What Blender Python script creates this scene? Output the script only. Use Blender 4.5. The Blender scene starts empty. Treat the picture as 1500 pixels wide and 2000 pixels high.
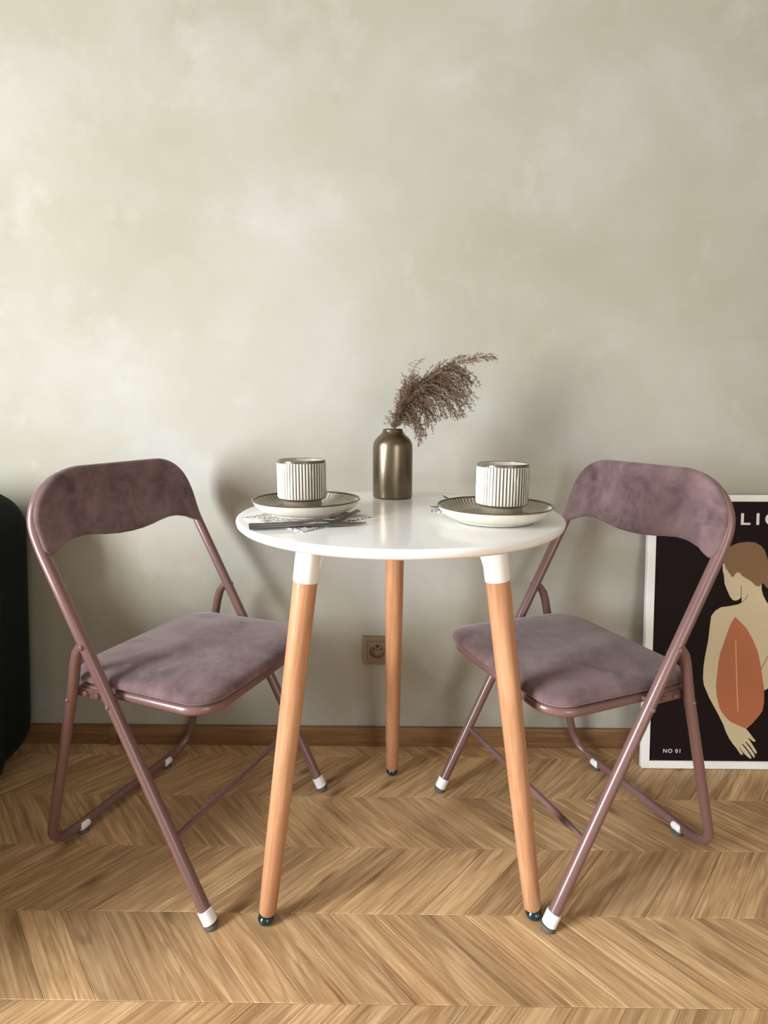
import bpy, bmesh, math, random
from mathutils import Vector, Matrix
random.seed(7)
S = bpy.context.scene
COL = S.collection
# ------------------------------------------------------------------ camera
cam_data = bpy.data.cameras.new('camera'); cam = bpy.data.objects.new('camera', cam_data); COL.objects.link(cam)
Rv = Vector((0.999934, 0.011272, 0.002405)); Uv = Vector((-0.004303, 0.171506, 0.985174)); Fv = Vector((-0.010693, 0.985119, -0.171543))
M = Matrix((Rv, Uv, -Fv)).transposed().to_4x4(); M.translation = (0, 0, 0.9302)
cam.matrix_world = M
cam_data.sensor_fit = 'VERTICAL'; cam_data.sensor_height = 36; cam_data.sensor_width = 27
cam_data.lens = 1099.74 / 2000 * 36
cam_data.clip_start = 0.02
S.camera = cam
# ------------------------------------------------------------------ light and exposure
S.view_settings.view_transform = 'Standard'; S.view_settings.look = 'None'
S.view_settings.gamma = 1; S.view_settings.use_curve_mapping = False
S.view_settings.exposure = 0.90
W = bpy.data.worlds.new('world'); S.world = W; W.use_nodes = True
bg = W.node_tree.nodes['Background']; bg.inputs[0].default_value = (0.80, 0.88, 1.0, 1); bg.inputs[1].default_value = 1.0
def area(name, loc, target, sx, sy, power, col):
    l = bpy.data.lights.new(name, 'AREA'); l.shape = 'RECTANGLE'; l.size = sx; l.size_y = sy; l.energy = power; l.color = col
    o = bpy.data.objects.new(name, l); COL.objects.link(o); o.location = loc
    o.rotation_euler = (Vector(target) - Vector(loc)).to_track_quat('-Z', 'Y').to_euler()
    return o
area('window_daylight', (-2.36, -0.50, 1.22), (2, -0.50, 1.15), 1.1, 1.68, 128, (0.91, 0.96, 1.0))
area('window_daylight_far', (1.5, -2.36, 1.25), (1.5, 2, 1.15), 1.25, 1.85, 17, (1.0, 0.94, 0.85))

# ------------------------------------------------------------------ materials
def nt(name):
    m = bpy.data.materials.new(name); m.use_nodes = True
    t = m.node_tree; b = t.nodes['Principled BSDF']
    return m, t, b
def N(t, kind, **kw):
    n = t.nodes.new(kind)
    for k, v in kw.items():
        if k.startswith('i_'): n.inputs[k[2:].replace('_', ' ')].default_value = v
        else: setattr(n, k, v)
    return n
def ramp(t, stops, src=None, interp='LINEAR'):
    n = t.nodes.new('ShaderNodeValToRGB'); n.color_ramp.interpolation = interp
    e = n.color_ramp.elements
    while len(e) < len(stops): e.new(0.5)
    for el, (p, c) in zip(e, stops): el.position = p; el.color = (*c, 1) if len(c) == 3 else c
    if src is not None: t.links.new(src, n.inputs[0])
    return n
def mixc(t, fac, a, b, mode='MIX'):
    n = t.nodes.new('ShaderNodeMix'); n.data_type = 'RGBA'; n.blend_type = mode
    for s, v in ((n.inputs[0], fac), (n.inputs[6], a), (n.inputs[7], b)):
        if hasattr(v, 'is_output') or isinstance(v, bpy.types.NodeSocket): t.links.new(v, s)
        else: s.default_value = v if isinstance(v, (int, float)) else (*v, 1)
    return n.outputs[2]
def bump(t, b, src, strength, dist):
    n = N(t, 'ShaderNodeBump'); n.inputs['Strength'].default_value = strength; n.inputs['Distance'].default_value = dist
    t.links.new(src, n.inputs['Height']); t.links.new(n.outputs[0], b.inputs['Normal'])
def noise(t, vec, scale, detail=3, rough=0.5, dist=0.0):
    n = N(t, 'ShaderNodeTexNoise'); n.inputs['Scale'].default_value = scale; n.inputs['Detail'].default_value = detail
    n.inputs['Roughness'].default_value = rough; n.inputs['Distortion'].default_value = dist
    if vec is not None: t.links.new(vec, n.inputs['Vector'])
    return n.outputs[0]
def plain(name, col, rough=0.5, metal=0.0, spec=0.5, coat=0.0, vary=0.04, scale=30.0):
    m, t, b = nt(name)
    tc = N(t, 'ShaderNodeTexCoord')
    f = noise(t, tc.outputs['Object'], scale, 3)
    c = mixc(t, f, tuple(x * (1 - vary) for x in col), tuple(min(1, x * (1 + vary)) for x in col))
    t.links.new(c, b.inputs['Base Color'])
    b.inputs['Roughness'].default_value = rough; b.inputs['Metallic'].default_value = metal
    b.inputs['Specular IOR Level'].default_value = spec; b.inputs['Coat Weight'].default_value = coat
    return m

# decorative greige wall paint, mottled
def wall_mat():
    m, t, b = nt('mottled_greige_plaster')
    tc = N(t, 'ShaderNodeTexCoord'); v = tc.outputs['Object']
    n1 = noise(t, v, 1.1, 4, 0.55, 0.15); n2 = noise(t, v, 2.6, 5, 0.6, 0.2); n3 = noise(t, v, 7, 4, 0.6, 0.2); n4 = noise(t, v, 140, 2)
    c = ramp(t, [(0.34, (0.300, 0.283, 0.212)), (0.50, (0.365, 0.345, 0.282)), (0.66, (0.440, 0.422, 0.382))], n1).outputs[0]
    c2 = ramp(t, [(0.36, (0.335, 0.298, 0.215)), (0.52, (0.365, 0.348, 0.285)), (0.66, (0.435, 0.425, 0.415))], n2).outputs[0]
    c = mixc(t, 0.45, c, c2)
    c = mixc(t, ramp(t, [(0.56, (0, 0, 0)), (0.80, (0.35, 0.35, 0.35))], n3).outputs[0], c, (0.52, 0.51, 0.48))
    t.links.new(c, b.inputs['Base Color']); b.inputs['Roughness'].default_value = 0.62; b.inputs['Specular IOR Level'].default_value = 0.35
    bump(t, b, n4, 0.12, 0.001)
    return m
def wood(name, dark, mid, light, rough, sc=1.0, coord='UV', vary=True, gx=2.0, gy=26.0, bmp=0.15, knots=False):
    m, t, b = nt(name)
    tc = N(t, 'ShaderNodeTexCoord'); src = tc.outputs[coord]
    if vary:
        oi = N(t, 'ShaderNodeObjectInfo')
        mul = N(t, 'ShaderNodeMath', operation='MULTIPLY'); mul.inputs[1].default_value = 37.0
        t.links.new(oi.outputs['Random'], mul.inputs[0])
        cmb = N(t, 'ShaderNodeCombineXYZ')
        for i in range(3): t.links.new(mul.outputs[0], cmb.inputs[i])
        add = N(t, 'ShaderNodeVectorMath', operation='ADD'); t.links.new(src, add.inputs[0]); t.links.new(cmb.outputs[0], add.inputs[1])
        src = add.outputs[0]
    mp = N(t, 'ShaderNodeMapping'); mp.inputs['Scale'].default_value = (gx * sc, gy * sc, gy * sc); t.links.new(src, mp.inputs[0])
    mp2 = N(t, 'ShaderNodeMapping'); mp2.inputs['Scale'].default_value = (gx * 2.2 * sc, gy * 8 * sc, gy * 8 * sc); t.links.new(src, mp2.inputs[0])
    a = noise(t, mp.outputs[0], 1.0, 5, 0.6, 1.5)
    f = noise(t, mp2.outputs[0], 1.0, 4, 0.65, 0.3)
    c = ramp(t, [(0.30, dark), (0.50, mid), (0.72, light)], a).outputs[0]
    c2 = ramp(t, [(0.35, dark), (0.52, mid), (0.68, light)], f).outputs[0]
    c = mixc(t, 0.42, c, c2)
    if knots:
        mp4 = N(t, 'ShaderNodeMapping'); mp4.inputs['Scale'].default_value = (1.5, 13, 13); t.links.new(src, mp4.inputs[0])
        lo = noise(t, mp4.outputs[0], 1.0, 2, 0.45, 0.4)
        mm = N(t, 'ShaderNodeMath', operation='MULTIPLY'); mm.inputs[1].default_value = 60.0; t.links.new(lo, mm.inputs[0])
        sn = N(t, 'ShaderNodeMath', operation='SINE'); t.links.new(mm.outputs[0], sn.inputs[0])
        msk = ramp(t, [(0.42, (0, 0, 0)), (0.60, (1, 1, 1))], a).outputs[0]
        lines = ramp(t, [(0.45, (0, 0, 0)), (1.0, (0.42, 0.42, 0.42))], sn.outputs[0]).outputs[0]
        lm_ = mixc(t, 1.0, lines, msk, 'MULTIPLY')
        c = mixc(t, lm_, c, tuple(x * 0.95 for x in dark))
        big = noise(t, mp4.outputs[0], 0.45, 2, 0.5, 0.3)
        c = mixc(t, 1.0, c, ramp(t, [(0.35, (0.80, 0.78, 0.76)), (0.60, (1.08, 1.08, 1.06))], big).outputs[0], 'MULTIPLY')
        vo = N(t, 'ShaderNodeTexVoronoi'); mp3 = N(t, 'ShaderNodeMapping'); mp3.inputs['Scale'].default_value = (4.2, 11, 11)
        t.links.new(src, mp3.inputs[0]); t.links.new(mp3.outputs[0], vo.inputs['Vector']); vo.inputs['Scale'].default_value = 1.0
        k = ramp(t, [(0.03, (0.75, 0.75, 0.75)), (0.16, (0, 0, 0))], vo.outputs['Distance']).outputs[0]
        c = mixc(t, k, c, tuple(x * 0.5 for x in dark))
    if vary:
        hv = ramp(t, [(0.0, (0.92, 0.91, 0.90)), (0.5, (1.0, 1.0, 1.0)), (1.0, (1.06, 1.06, 1.05))], oi.outputs['Random']).outputs[0]
        c = mixc(t, 1.0, c, hv, 'MULTIPLY')
    t.links.new(c, b.inputs['Base Color']); b.inputs['Roughness'].default_value = rough
    b.inputs['Specular IOR Level'].default_value = 0.4
    bump(t, b, f, bmp, 0.0006)
    return m
def velvet(name, col, col2, sheen=0.7, tint=(0.9, 0.8, 0.82), sc=9.0):
    m, t, b = nt(name)
    tc = N(t, 'ShaderNodeTexCoord'); v = tc.outputs['Object']
    n1 = noise(t, v, sc, 5, 0.6, 1.0); n2 = noise(t, v, 260, 2); n3 = noise(t, v, sc * 3.4, 4, 0.6, 0.8)
    c = ramp(t, [(0.35, col), (0.65, col2)], n1).outputs[0]
    c = mixc(t, ramp(t, [(0.45, (0, 0, 0)), (0.75, (0.5, 0.5, 0.5))], n3).outputs[0], c, tuple(x * 1.25 for x in col2))
    t.links.new(c, b.inputs['Base Color']); b.inputs['Roughness'].default_value = 0.75
    b.inputs['Specular IOR Level'].default_value = 0.15
    b.inputs['Sheen Weight'].default_value = sheen; b.inputs['Sheen Roughness'].default_value = 0.42; b.inputs['Sheen Tint'].default_value = (*tint, 1)
    bump(t, b, n2, 0.15, 0.0006)
    return m
def metal(name, col, rough, aniso=0.0):
    m, t, b = nt(name)
    tc = N(t, 'ShaderNodeTexCoord')
    mp = N(t, 'ShaderNodeMapping'); mp.inputs['Scale'].default_value = (60, 60, 8); t.links.new(tc.outputs['Object'], mp.inputs[0])
    n1 = noise(t, mp.outputs[0], 1.0, 4, 0.6)
    c = mixc(t, n1, tuple(x * 0.85 for x in col), tuple(x * 1.1 for x in col))
    t.links.new(c, b.inputs['Base Color']); b.inputs['Metallic'].default_value = 1.0; b.inputs['Roughness'].default_value = rough
    bump(t, b, noise(t, tc.outputs['Object'], 400, 2), 0.05, 0.0003)
    return m
def paper(name, spots):
    m, t, b = nt(name)
    tc = N(t, 'ShaderNodeTexCoord'); v = tc.outputs['Object']
    n1 = noise(t, v, 190, 3, 0.6, 2.0); n2 = noise(t, v, 34, 3, 0.5, 1.5); n3 = noise(t, v, 16, 1, 0.4)
    blk = ramp(t, [(0.50, (0, 0, 0)), (0.53, (1, 1, 1))], n1).outputs[0]
    red = ramp(t, [(0.60, (0, 0, 0)), (0.63, (1, 1, 1))], n2).outputs[0]
    c = mixc(t, red, (0.88, 0.86, 0.84), (0.55, 0.12, 0.08))
    c = mixc(t, blk, c, (0.03, 0.03, 0.035))
    c = mixc(t, ramp(t, [(0.30, (1, 1, 1)), (0.38, (0, 0, 0))], n3).outputs[0], c, (0.88, 0.86, 0.84))
    t.links.new(c, b.inputs['Base Color']); b.inputs['Roughness'].default_value = 0.85
    return m

MAT = {}
MAT['wall'] = wall_mat()
MAT['white_wall'] = plain('warm_grey_paint', (0.28, 0.255, 0.215), 0.8)
MAT['floor_wood'] = wood('honey_oak_laminate', (0.24, 0.122, 0.050), (0.54, 0.335, 0.168), (0.80, 0.565, 0.325), 0.42, coord='UV', gx=3.2, gy=26.0, bmp=0.22, knots=True)
MAT['joint'] = plain('dark_joint', (0.12, 0.07, 0.035), 0.8)
MAT['base_wood'] = wood('dark_oak_baseboard', (0.11, 0.052, 0.02), (0.21, 0.105, 0.042), (0.31, 0.17, 0.075), 0.5, coord='Object', vary=False, gx=2.5, gy=40)
MAT['beech'] = wood('beech_wood', (0.35, 0.160, 0.078), (0.49, 0.245, 0.125), (0.64, 0.360, 0.205), 0.36, coord='UV', vary=True, gx=3.0, gy=30, bmp=0.06)
MAT['lacquer'] = plain('white_lacquer', (0.90, 0.90, 0.88), 0.22, spec=0.5, coat=0.2, vary=0.01)
MAT['white_plastic'] = plain('white_plastic', (0.82, 0.82, 0.80), 0.32, vary=0.01)
MAT['teal'] = plain('dark_teal_glide', (0.008, 0.045, 0.055), 0.16, metal=0.6, coat=0.6, vary=0.1)
MAT['felt'] = plain('grey_felt', (0.10, 0.095, 0.09), 0.9)
MAT['frame_paint'] = plain('mauve_brown_satin_paint', (0.175, 0.092, 0.084), 0.30, spec=0.5, coat=0.25, vary=0.03)
MAT['velvet'] = velvet('dusty_mauve_velvet', (0.088, 0.053, 0.056), (0.190, 0.123, 0.126), 0.45)
MAT['green'] = velvet('bottle_green_velvet', (0.003, 0.006, 0.006), (0.006, 0.011, 0.010), 0.03, (0.3, 0.4, 0.38))
MAT['black'] = plain('black_wood', (0.02, 0.018, 0.016), 0.5)
MAT['bronze'] = metal('aged_bronze', (0.205, 0.165, 0.112), 0.32)
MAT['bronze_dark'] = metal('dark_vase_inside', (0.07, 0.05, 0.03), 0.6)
MAT['steel'] = metal('brushed_dark_steel', (0.13, 0.127, 0.12), 0.36)
MAT['glaze'] = plain('cream_glaze', (0.66, 0.63, 0.53), 0.28, coat=0.2, vary=0.08, scale=60)
MAT['glaze_groove'] = plain('brown_groove_glaze', (0.085, 0.07, 0.05), 0.3, coat=0.3, vary=0.2)
MAT['glaze_rim'] = plain('brown_rim_glaze', (0.095, 0.06, 0.035), 0.22, coat=0.5, vary=0.25, scale=90)
MAT['glaze_grey'] = plain('speckled_grey_glaze', (0.25, 0.218, 0.158), 0.25, coat=0.4, vary=0.22, scale=220)
MAT['glaze_in'] = plain('pale_inner_glaze', (0.50, 0.46, 0.42), 0.12, coat=0.6, vary=0.06)
MAT['napkin'] = paper('floral_napkin_paper', 1)
MAT['reed'] = plain('dried_reed', (0.165, 0.102, 0.066), 0.9, vary=0.25, scale=40)
MAT['reed_stem'] = plain('dried_reed_stem', (0.17, 0.10, 0.055), 0.8, vary=0.2)
MAT['socket'] = plain('taupe_metallic_plastic', (0.25, 0.195, 0.145), 0.38, metal=0.35, vary=0.05)
MAT['dark_hole'] = plain('painted_hole_shade', (0.012, 0.011, 0.01), 0.6)
MAT['frame_white'] = plain('white_frame_paint', (0.80, 0.80, 0.77), 0.45, vary=0.02)
MAT['ink_black'] = plain('black_print', (0.010, 0.005, 0.005), 0.6, spec=0.12, vary=0.1)
MAT['ink_skin'] = plain('sand_print', (0.56, 0.46, 0.295), 0.55, vary=0.03)
MAT['ink_hair'] = plain('brown_print', (0.20, 0.105, 0.042), 0.55, vary=0.03)
MAT['ink_leaf'] = plain('terracotta_print', (0.40, 0.125, 0.05), 0.55, vary=0.06, scale=12)
MAT['ink_line'] = plain('peach_print', (0.70, 0.36, 0.22), 0.55)
MAT['ink_white'] = plain('white_lettering', (0.78, 0.76, 0.72), 0.55)
MAT['win_glass'] = None
m_, t_, b_ = nt('window_glass'); b_.inputs['Transmission Weight'].default_value = 1; b_.inputs['Roughness'].default_value = 0; b_.inputs['IOR'].default_value = 1.05
MAT['win_glass'] = m_

# ------------------------------------------------------------------ helpers
def tag(o, label=None, cat=None, group=None, kind=None):
    if label: o['label'] = label
    if cat: o['category'] = cat
    if group: o['group'] = group
    if kind: o['kind'] = kind
    return o
def empty(name, loc, rz=0.0):
    o = bpy.data.objects.new(name, None); COL.objects.link(o); o.location = loc; o.rotation_euler = (0, 0, rz)
    o.empty_display_size = 0.05
    return o
def obj(name, bm, mats, parent=None, smooth=35, doubles=None):
    if doubles: bmesh.ops.remove_doubles(bm, verts=bm.verts, dist=doubles)
    bmesh.ops.recalc_face_normals(bm, faces=bm.faces)
    if smooth:
        for f in bm.faces: f.smooth = True
        for e in bm.edges:
            if len(e.link_faces) == 2 and e.calc_face_angle(0) > math.radians(smooth): e.smooth = False
    me = bpy.data.meshes.new(name); bm.to_mesh(me); bm.free()
    if not isinstance(mats, (list, tuple)): mats = [mats]
    for m in mats: me.materials.append(m)
    o = bpy.data.objects.new(name, me); COL.objects.link(o)
    if parent: o.parent = parent
    return o
def box(bm, lo, hi, bev=0.0, seg=2, mi=0, mtx=None):
    g = bmesh.ops.create_cube(bm, size=1.0)
    vs = g['verts']
    for v in vs:
        v.co = Vector([lo[i] + (v.co[i] + 0.5) * (hi[i] - lo[i]) for i in range(3)])
    fs = set(f for v in vs for f in v.link_faces)
    if bev:
        es = list(set(e for v in vs for e in v.link_edges))
        r = bmesh.ops.bevel(bm, geom=es, offset=bev, segments=seg, affect='EDGES', profile=0.5)
        fs = set(r['faces']) | set(f for f in fs if f.is_valid)
        vs = list(set(v for f in fs for v in f.verts))
    for f in fs: f.material_index = mi
    if mtx is not None:
        for v in vs: v.co = mtx @ v.co
    return vs
def smooth_path(ctrl, step=0.02):
    """rounds corners: ctrl = [(point, radius)], arcs at inner points"""
    P = [Vector(c[0]) for c in ctrl]; out = [P[0]]
    for i in range(1, len(P) - 1):
        r = ctrl[i][1]
        a = (P[i - 1] - P[i]).normalized(); b = (P[i + 1] - P[i]).normalized()
        ang = a.angle(b)
        if r <= 0 or ang > math.pi - 0.01: out.append(P[i]); continue
        d = r / math.tan(ang / 2)
        c = P[i] + (a + b).normalized() * (r / math.sin(ang / 2))
        s = P[i] + a * d; e = P[i] + b * d
        n = max(3, int((math.pi - ang) / math.radians(9)))
        v0 = s - c; v1 = e - c; w = v0.angle(v1)
        for k in range(n + 1):
            q = k / n
            out.append(c + (v0 * math.sin((1 - q) * w) + v1 * math.sin(q * w)) / math.sin(w))
    out.append(P[-1]); return out
def tube(bm, pts, rad, seg=14, mi=0, cap=True, uv=None):
    pts = [Vector(p) for p in pts]; n = len(pts)
    rs = rad if isinstance(rad, (list, tuple)) else [rad] * n
    T = []
    for i in range(n):
        a = pts[max(0, i - 1)]; b = pts[min(n - 1, i + 1)]; T.append((b - a).normalized())
    ref = Vector((0, 0, 1)) if abs(T[0].z) < 0.9 else Vector((1, 0, 0))
    u = T[0].cross(ref).normalized(); rings = []; L = 0.0
    for i in range(n):
        if i:
            ax = T[i - 1].cross(T[i])
            if ax.length > 1e-8: u = Matrix.Rotation(T[i - 1].angle(T[i]), 3, ax.normalized()) @ u
            L += (pts[i] - pts[i - 1]).length
        v = T[i].cross(u).normalized(); u = v.cross(T[i]).normalized()
        rings.append(([bm.verts.new(pts[i] + (u * math.cos(2 * math.pi * k / seg) + v * math.sin(2 * math.pi * k / seg)) * rs[i]) for k in range(seg)], L))
    for (a, la), (b, lb) in zip(rings, rings[1:]):
        for k in range(seg):
            f = bm.faces.new((a[k], a[(k + 1) % seg], b[(k + 1) % seg], b[k])); f.material_index = mi
            if uv:
                w = 2 * math.pi * rs[0] / seg
                for lp, (x, y) in zip(f.loops, ((la, k * w), (la, (k + 1) * w), (lb, (k + 1) * w), (lb, k * w))): lp[uv].uv = (x, y)
    if cap:
        for rg in (rings[0][0], rings[-1][0]):
            f = bm.faces.new(rg); f.material_index = mi
def lathe(bm, prof, seg=48, mi=0, mis=None, fr=None):
    """prof list of (r,z); closed at r==0 ends. fr(k, i) scales the radius."""
    rings = []
    for i, (r, z) in enumerate(prof):
        if r < 1e-6: rings.append([bm.verts.new((0, 0, z))]); continue
        rings.append([bm.verts.new(((r + (fr(k, i) if fr else 0)) * math.cos(2 * math.pi * k / seg), (r + (fr(k, i) if fr else 0)) * math.sin(2 * math.pi * k / seg), z)) for k in range(seg)])
    for i, (a, b) in enumerate(zip(rings, rings[1:])):
        for k in range(seg):
            k2 = (k + 1) % seg
            if len(a) == 1 and len(b) == 1: continue
            if len(a) == 1: f = bm.faces.new((a[0], b[k2], b[k]))
            elif len(b) == 1: f = bm.faces.new((a[k], a[k2], b[0]))
            else: f = bm.faces.new((a[k], a[k2], b[k2], b[k]))
            f.material_index = (mis(i, k) if mis else mi)
def disc(bm, c, ax, r, h, seg=12, mi=0, dome=0.0):
    """small bolt / cap"""
    c = Vector(c); ax = Vector(ax).normalized()
    if dome:
        tube(bm, [c, c + ax * h * 0.6, c + ax * h], [r, r, r * 0.55], seg, mi)
    else:
        tube(bm, [c, c + ax * h], r, seg, mi)
def poly(bm, pts, z0, z1, mi=0):
    vs = [bm.verts.new((x, y, z1)) for x, y in pts]
    f = bm.faces.new(vs); f.material_index = mi
    r = bmesh.ops.extrude_face_region(bm, geom=[f])
    for v in r['geom']:
        if isinstance(v, bmesh.types.BMVert): v.co.z = z0
    return vs
def B(): return bmesh.new()

# ------------------------------------------------------------------ room shell
XL, XR, YF, YB, ZC = -2.3, 2.6, -2.3, 1.472, 2.62
b = B(); box(b, (XL - 0.1, YF - 0.1, -0.12), (XR + 0.1, YB + 0.1, -0.004)); floor = tag(obj('floor', b, MAT['joint'], smooth=0), kind='structure')
b = B(); box(b, (XL - 0.1, YB, -0.12), (XR + 0.1, YB + 0.1, ZC)); tag(obj('wall_back', b, MAT['wall'], smooth=0), kind='structure')
b = B(); box(b, (XL - 0.1, YF - 0.1, ZC), (XR + 0.1, YB + 0.1, ZC + 0.1)); tag(obj('ceiling', b, MAT['white_wall'], smooth=0), kind='structure')
b = B(); box(b, (XR, YF - 0.1, -0.12), (XR + 0.1, YB, ZC)); tag(obj('wall_right', b, MAT['white_wall'], smooth=0), kind='structure')
def wall_with_hole(name, along, c0, c1, pos, thick, h0, h1, z0, z1):
    bb = B()
    def seg(a0, a1, za, zb):
        if along == 'y': box(bb, (pos - thick, a0, za), (pos, a1, zb))
        else: box(bb, (a0, pos - thick, za), (a1, pos, zb))
    seg(c0, h0, -0.12, ZC); seg(h1, c1, -0.12, ZC); seg(h0, h1, -0.12, z0); seg(h0, h1, z1, ZC)
    return tag(obj(name, bb, MAT['white_wall'], smooth=0), kind='structure')
wall_with_hole('wall_left', 'y', YF - 0.1, YB, XL, 0.1, -1.10, 0.10, 0.34, 2.10)
wall_with_hole('wall_front', 'x', XL, XR, YF, 0.1, 0.83, 2.17, 0.28, 2.22)
def window(name, along, pos, h0, h1, z0, z1):
    fr = B(); t = 0.05
    def seg(bb, a0, a1, za, zb, d0, d1):
        if along == 'y': box(bb, (pos + d0, a0, za), (pos + d1, a1, zb), 0.004, 1)
        else: box(bb, (a0, pos + d0, za), (a1, pos + d1, zb), 0.004, 1)
    for a in ((h0, h0 + t, z0, z1), (h1 - t, h1, z0, z1), (h0 + t, h1 - t, z0, z0 + t), (h0 + t, h1 - t, z1 - t, z1), ((h0 + h1) / 2 - t / 2, (h0 + h1) / 2 + t / 2, z0 + t, z1 - t)):
        seg(fr, *a, -0.035, -0.0)
    o = tag(obj(name, fr, MAT['frame_white'], smooth=0), kind='structure')
    s = B(); seg(s, h0 - 0.05, h1 + 0.05, z0 - 0.03, z0, -0.05, 0.12); sl = obj('window_sill', s, MAT['frame_white'], o, smooth=0)
    return o
window('window_1', 'y', XL, -1.10, 0.10, 0.34, 2.10)
window('window_2', 'x', YF, 0.83, 2.17, 0.28, 2.22)

# baseboards
b = B(); box(b, (XL, YB - 0.012, 0.0), (XR, YB, 0.0575), 0.003, 2); tag(obj('baseboard_back', b, MAT['base_wood']), kind='structure')
b = B(); box(b, (XL, YF, 0.0), (XL + 0.012, YB - 0.012, 0.0575), 0.003, 2); tag(obj('baseboard_left', b, MAT['base_wood']), kind='structure')
b = B(); box(b, (XR - 0.012, YF, 0.0), (XR, YB - 0.012, 0.0575), 0.003, 2); tag(obj('baseboard_right', b, MAT['base_wood']), kind='structure')
b = B(); box(b, (-0.795, YB - 0.018, 0.0005), (-0.772, YB - 0.0125, 0.062), 0.002, 2)
tag(obj('baseboard_clip', b, MAT['base_wood']), 'short dark brown joint clip on the baseboard behind the left chair', 'clip')

# chevron floor planks
PW, RH, ANG = 0.085, 0.165, math.radians(47); DX = RH / math.tan(ANG); X0 = 0.057; GAP = 0.0004
def plank_bm(bm, sgn, ox, oy, w, uvl, seed=0.0):
    """parallelogram, lower-left corner at ox,oy; sgn=+1 leans right going up"""
    d = DX * sgn; g = GAP / 2; bv = 0.0008
    def ring(i, z):
        return [bm.verts.new((ox + i + (d * i / RH), oy + i, z)), bm.verts.new((ox + w - i + (d * i / RH), oy + i, z)),
                bm.verts.new((ox + w - i + d - d * i / RH, oy + RH - i, z)), bm.verts.new((ox + i + d - d * i / RH, oy + RH - i, z))]
    a = ring(g, -0.004); c = ring(g, -0.0007); e = ring(g + bv, 0.0)
    dirv = Vector((d, RH)).normalized(); nrm = Vector((-dirv.y, dirv.x))
    fs = [bm.faces.new(e)]
    for p, q in ((a, c), (c, e)):
        for k in range(4): fs.append(bm.faces.new((p[k], p[(k + 1) % 4], q[(k + 1) % 4], q[k])))
    for f in fs:
        for lp in f.loops:
            v = Vector((lp.vert.co.x - ox, lp.vert.co.y - oy))
            lp[uvl].uv = (v.dot(dirv) + seed, v.dot(nrm) + seed * 1.7)
def plank_mesh(sgn):
    bm = bmesh.new(); uvl = bm.loops.layers.uv.new('grain'); plank_bm(bm, sgn, 0, 0, PW, uvl)
    me = bpy.data.meshes.new('plank'); bmesh.ops.recalc_face_normals(bm, faces=bm.faces); bm.to_mesh(me); bm.free(); me.materials.append(MAT['floor_wood']); return me
PM = {1: plank_mesh(1), -1: plank_mesh(-1)}
rows = []
y = 0.917 - 2 * RH
for i in range(-2, 4): rows.append((0.917 + i * RH, 1 if i % 2 == 0 else -1))     # i=0: row .917-1.082 leans right
nplank = 0
for (ry, sg) in rows:
    base = X0 if sg > 0 else X0 + DX
    yn = ry + RH
    lim = 0.30 + 0.52 * yn
    for k in range(-40, 40):
        px = base + k * PW
        cx = px + PW / 2 + sg * DX / 2
        if -lim * 1.08 - 0.05 < cx < lim * 1.08 + 0.05:
            o = bpy.data.objects.new('plank', PM[sg]); COL.objects.link(o); o.parent = floor; o.location = (px, ry, 0); nplank += 1
# rows beside and behind the view, joined
bm = B(); uvl = bm.loops.layers.uv.new('grain')
for i in range(-19, 4):
    ry = 0.917 + i * RH; sg = 1 if i % 2 == 0 else -1; base = X0 if sg > 0 else X0 + DX
    lim = 0.30 + 0.52 * (ry + RH)
    for k in range(-32, 32):
        px = base + k * PW; cx = px + PW / 2 + sg * DX / 2
        if i >= -2 and -lim * 1.08 - 0.05 < cx < lim * 1.08 + 0.05: continue
        if px < XL or px + PW + DX > XR + 0.2: continue
        plank_bm(bm, sg, px, ry, PW, uvl, random.random() * 30)
tag(obj('planks_beyond', bm, MAT['floor_wood'], floor, smooth=0), kind='stuff')

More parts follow.
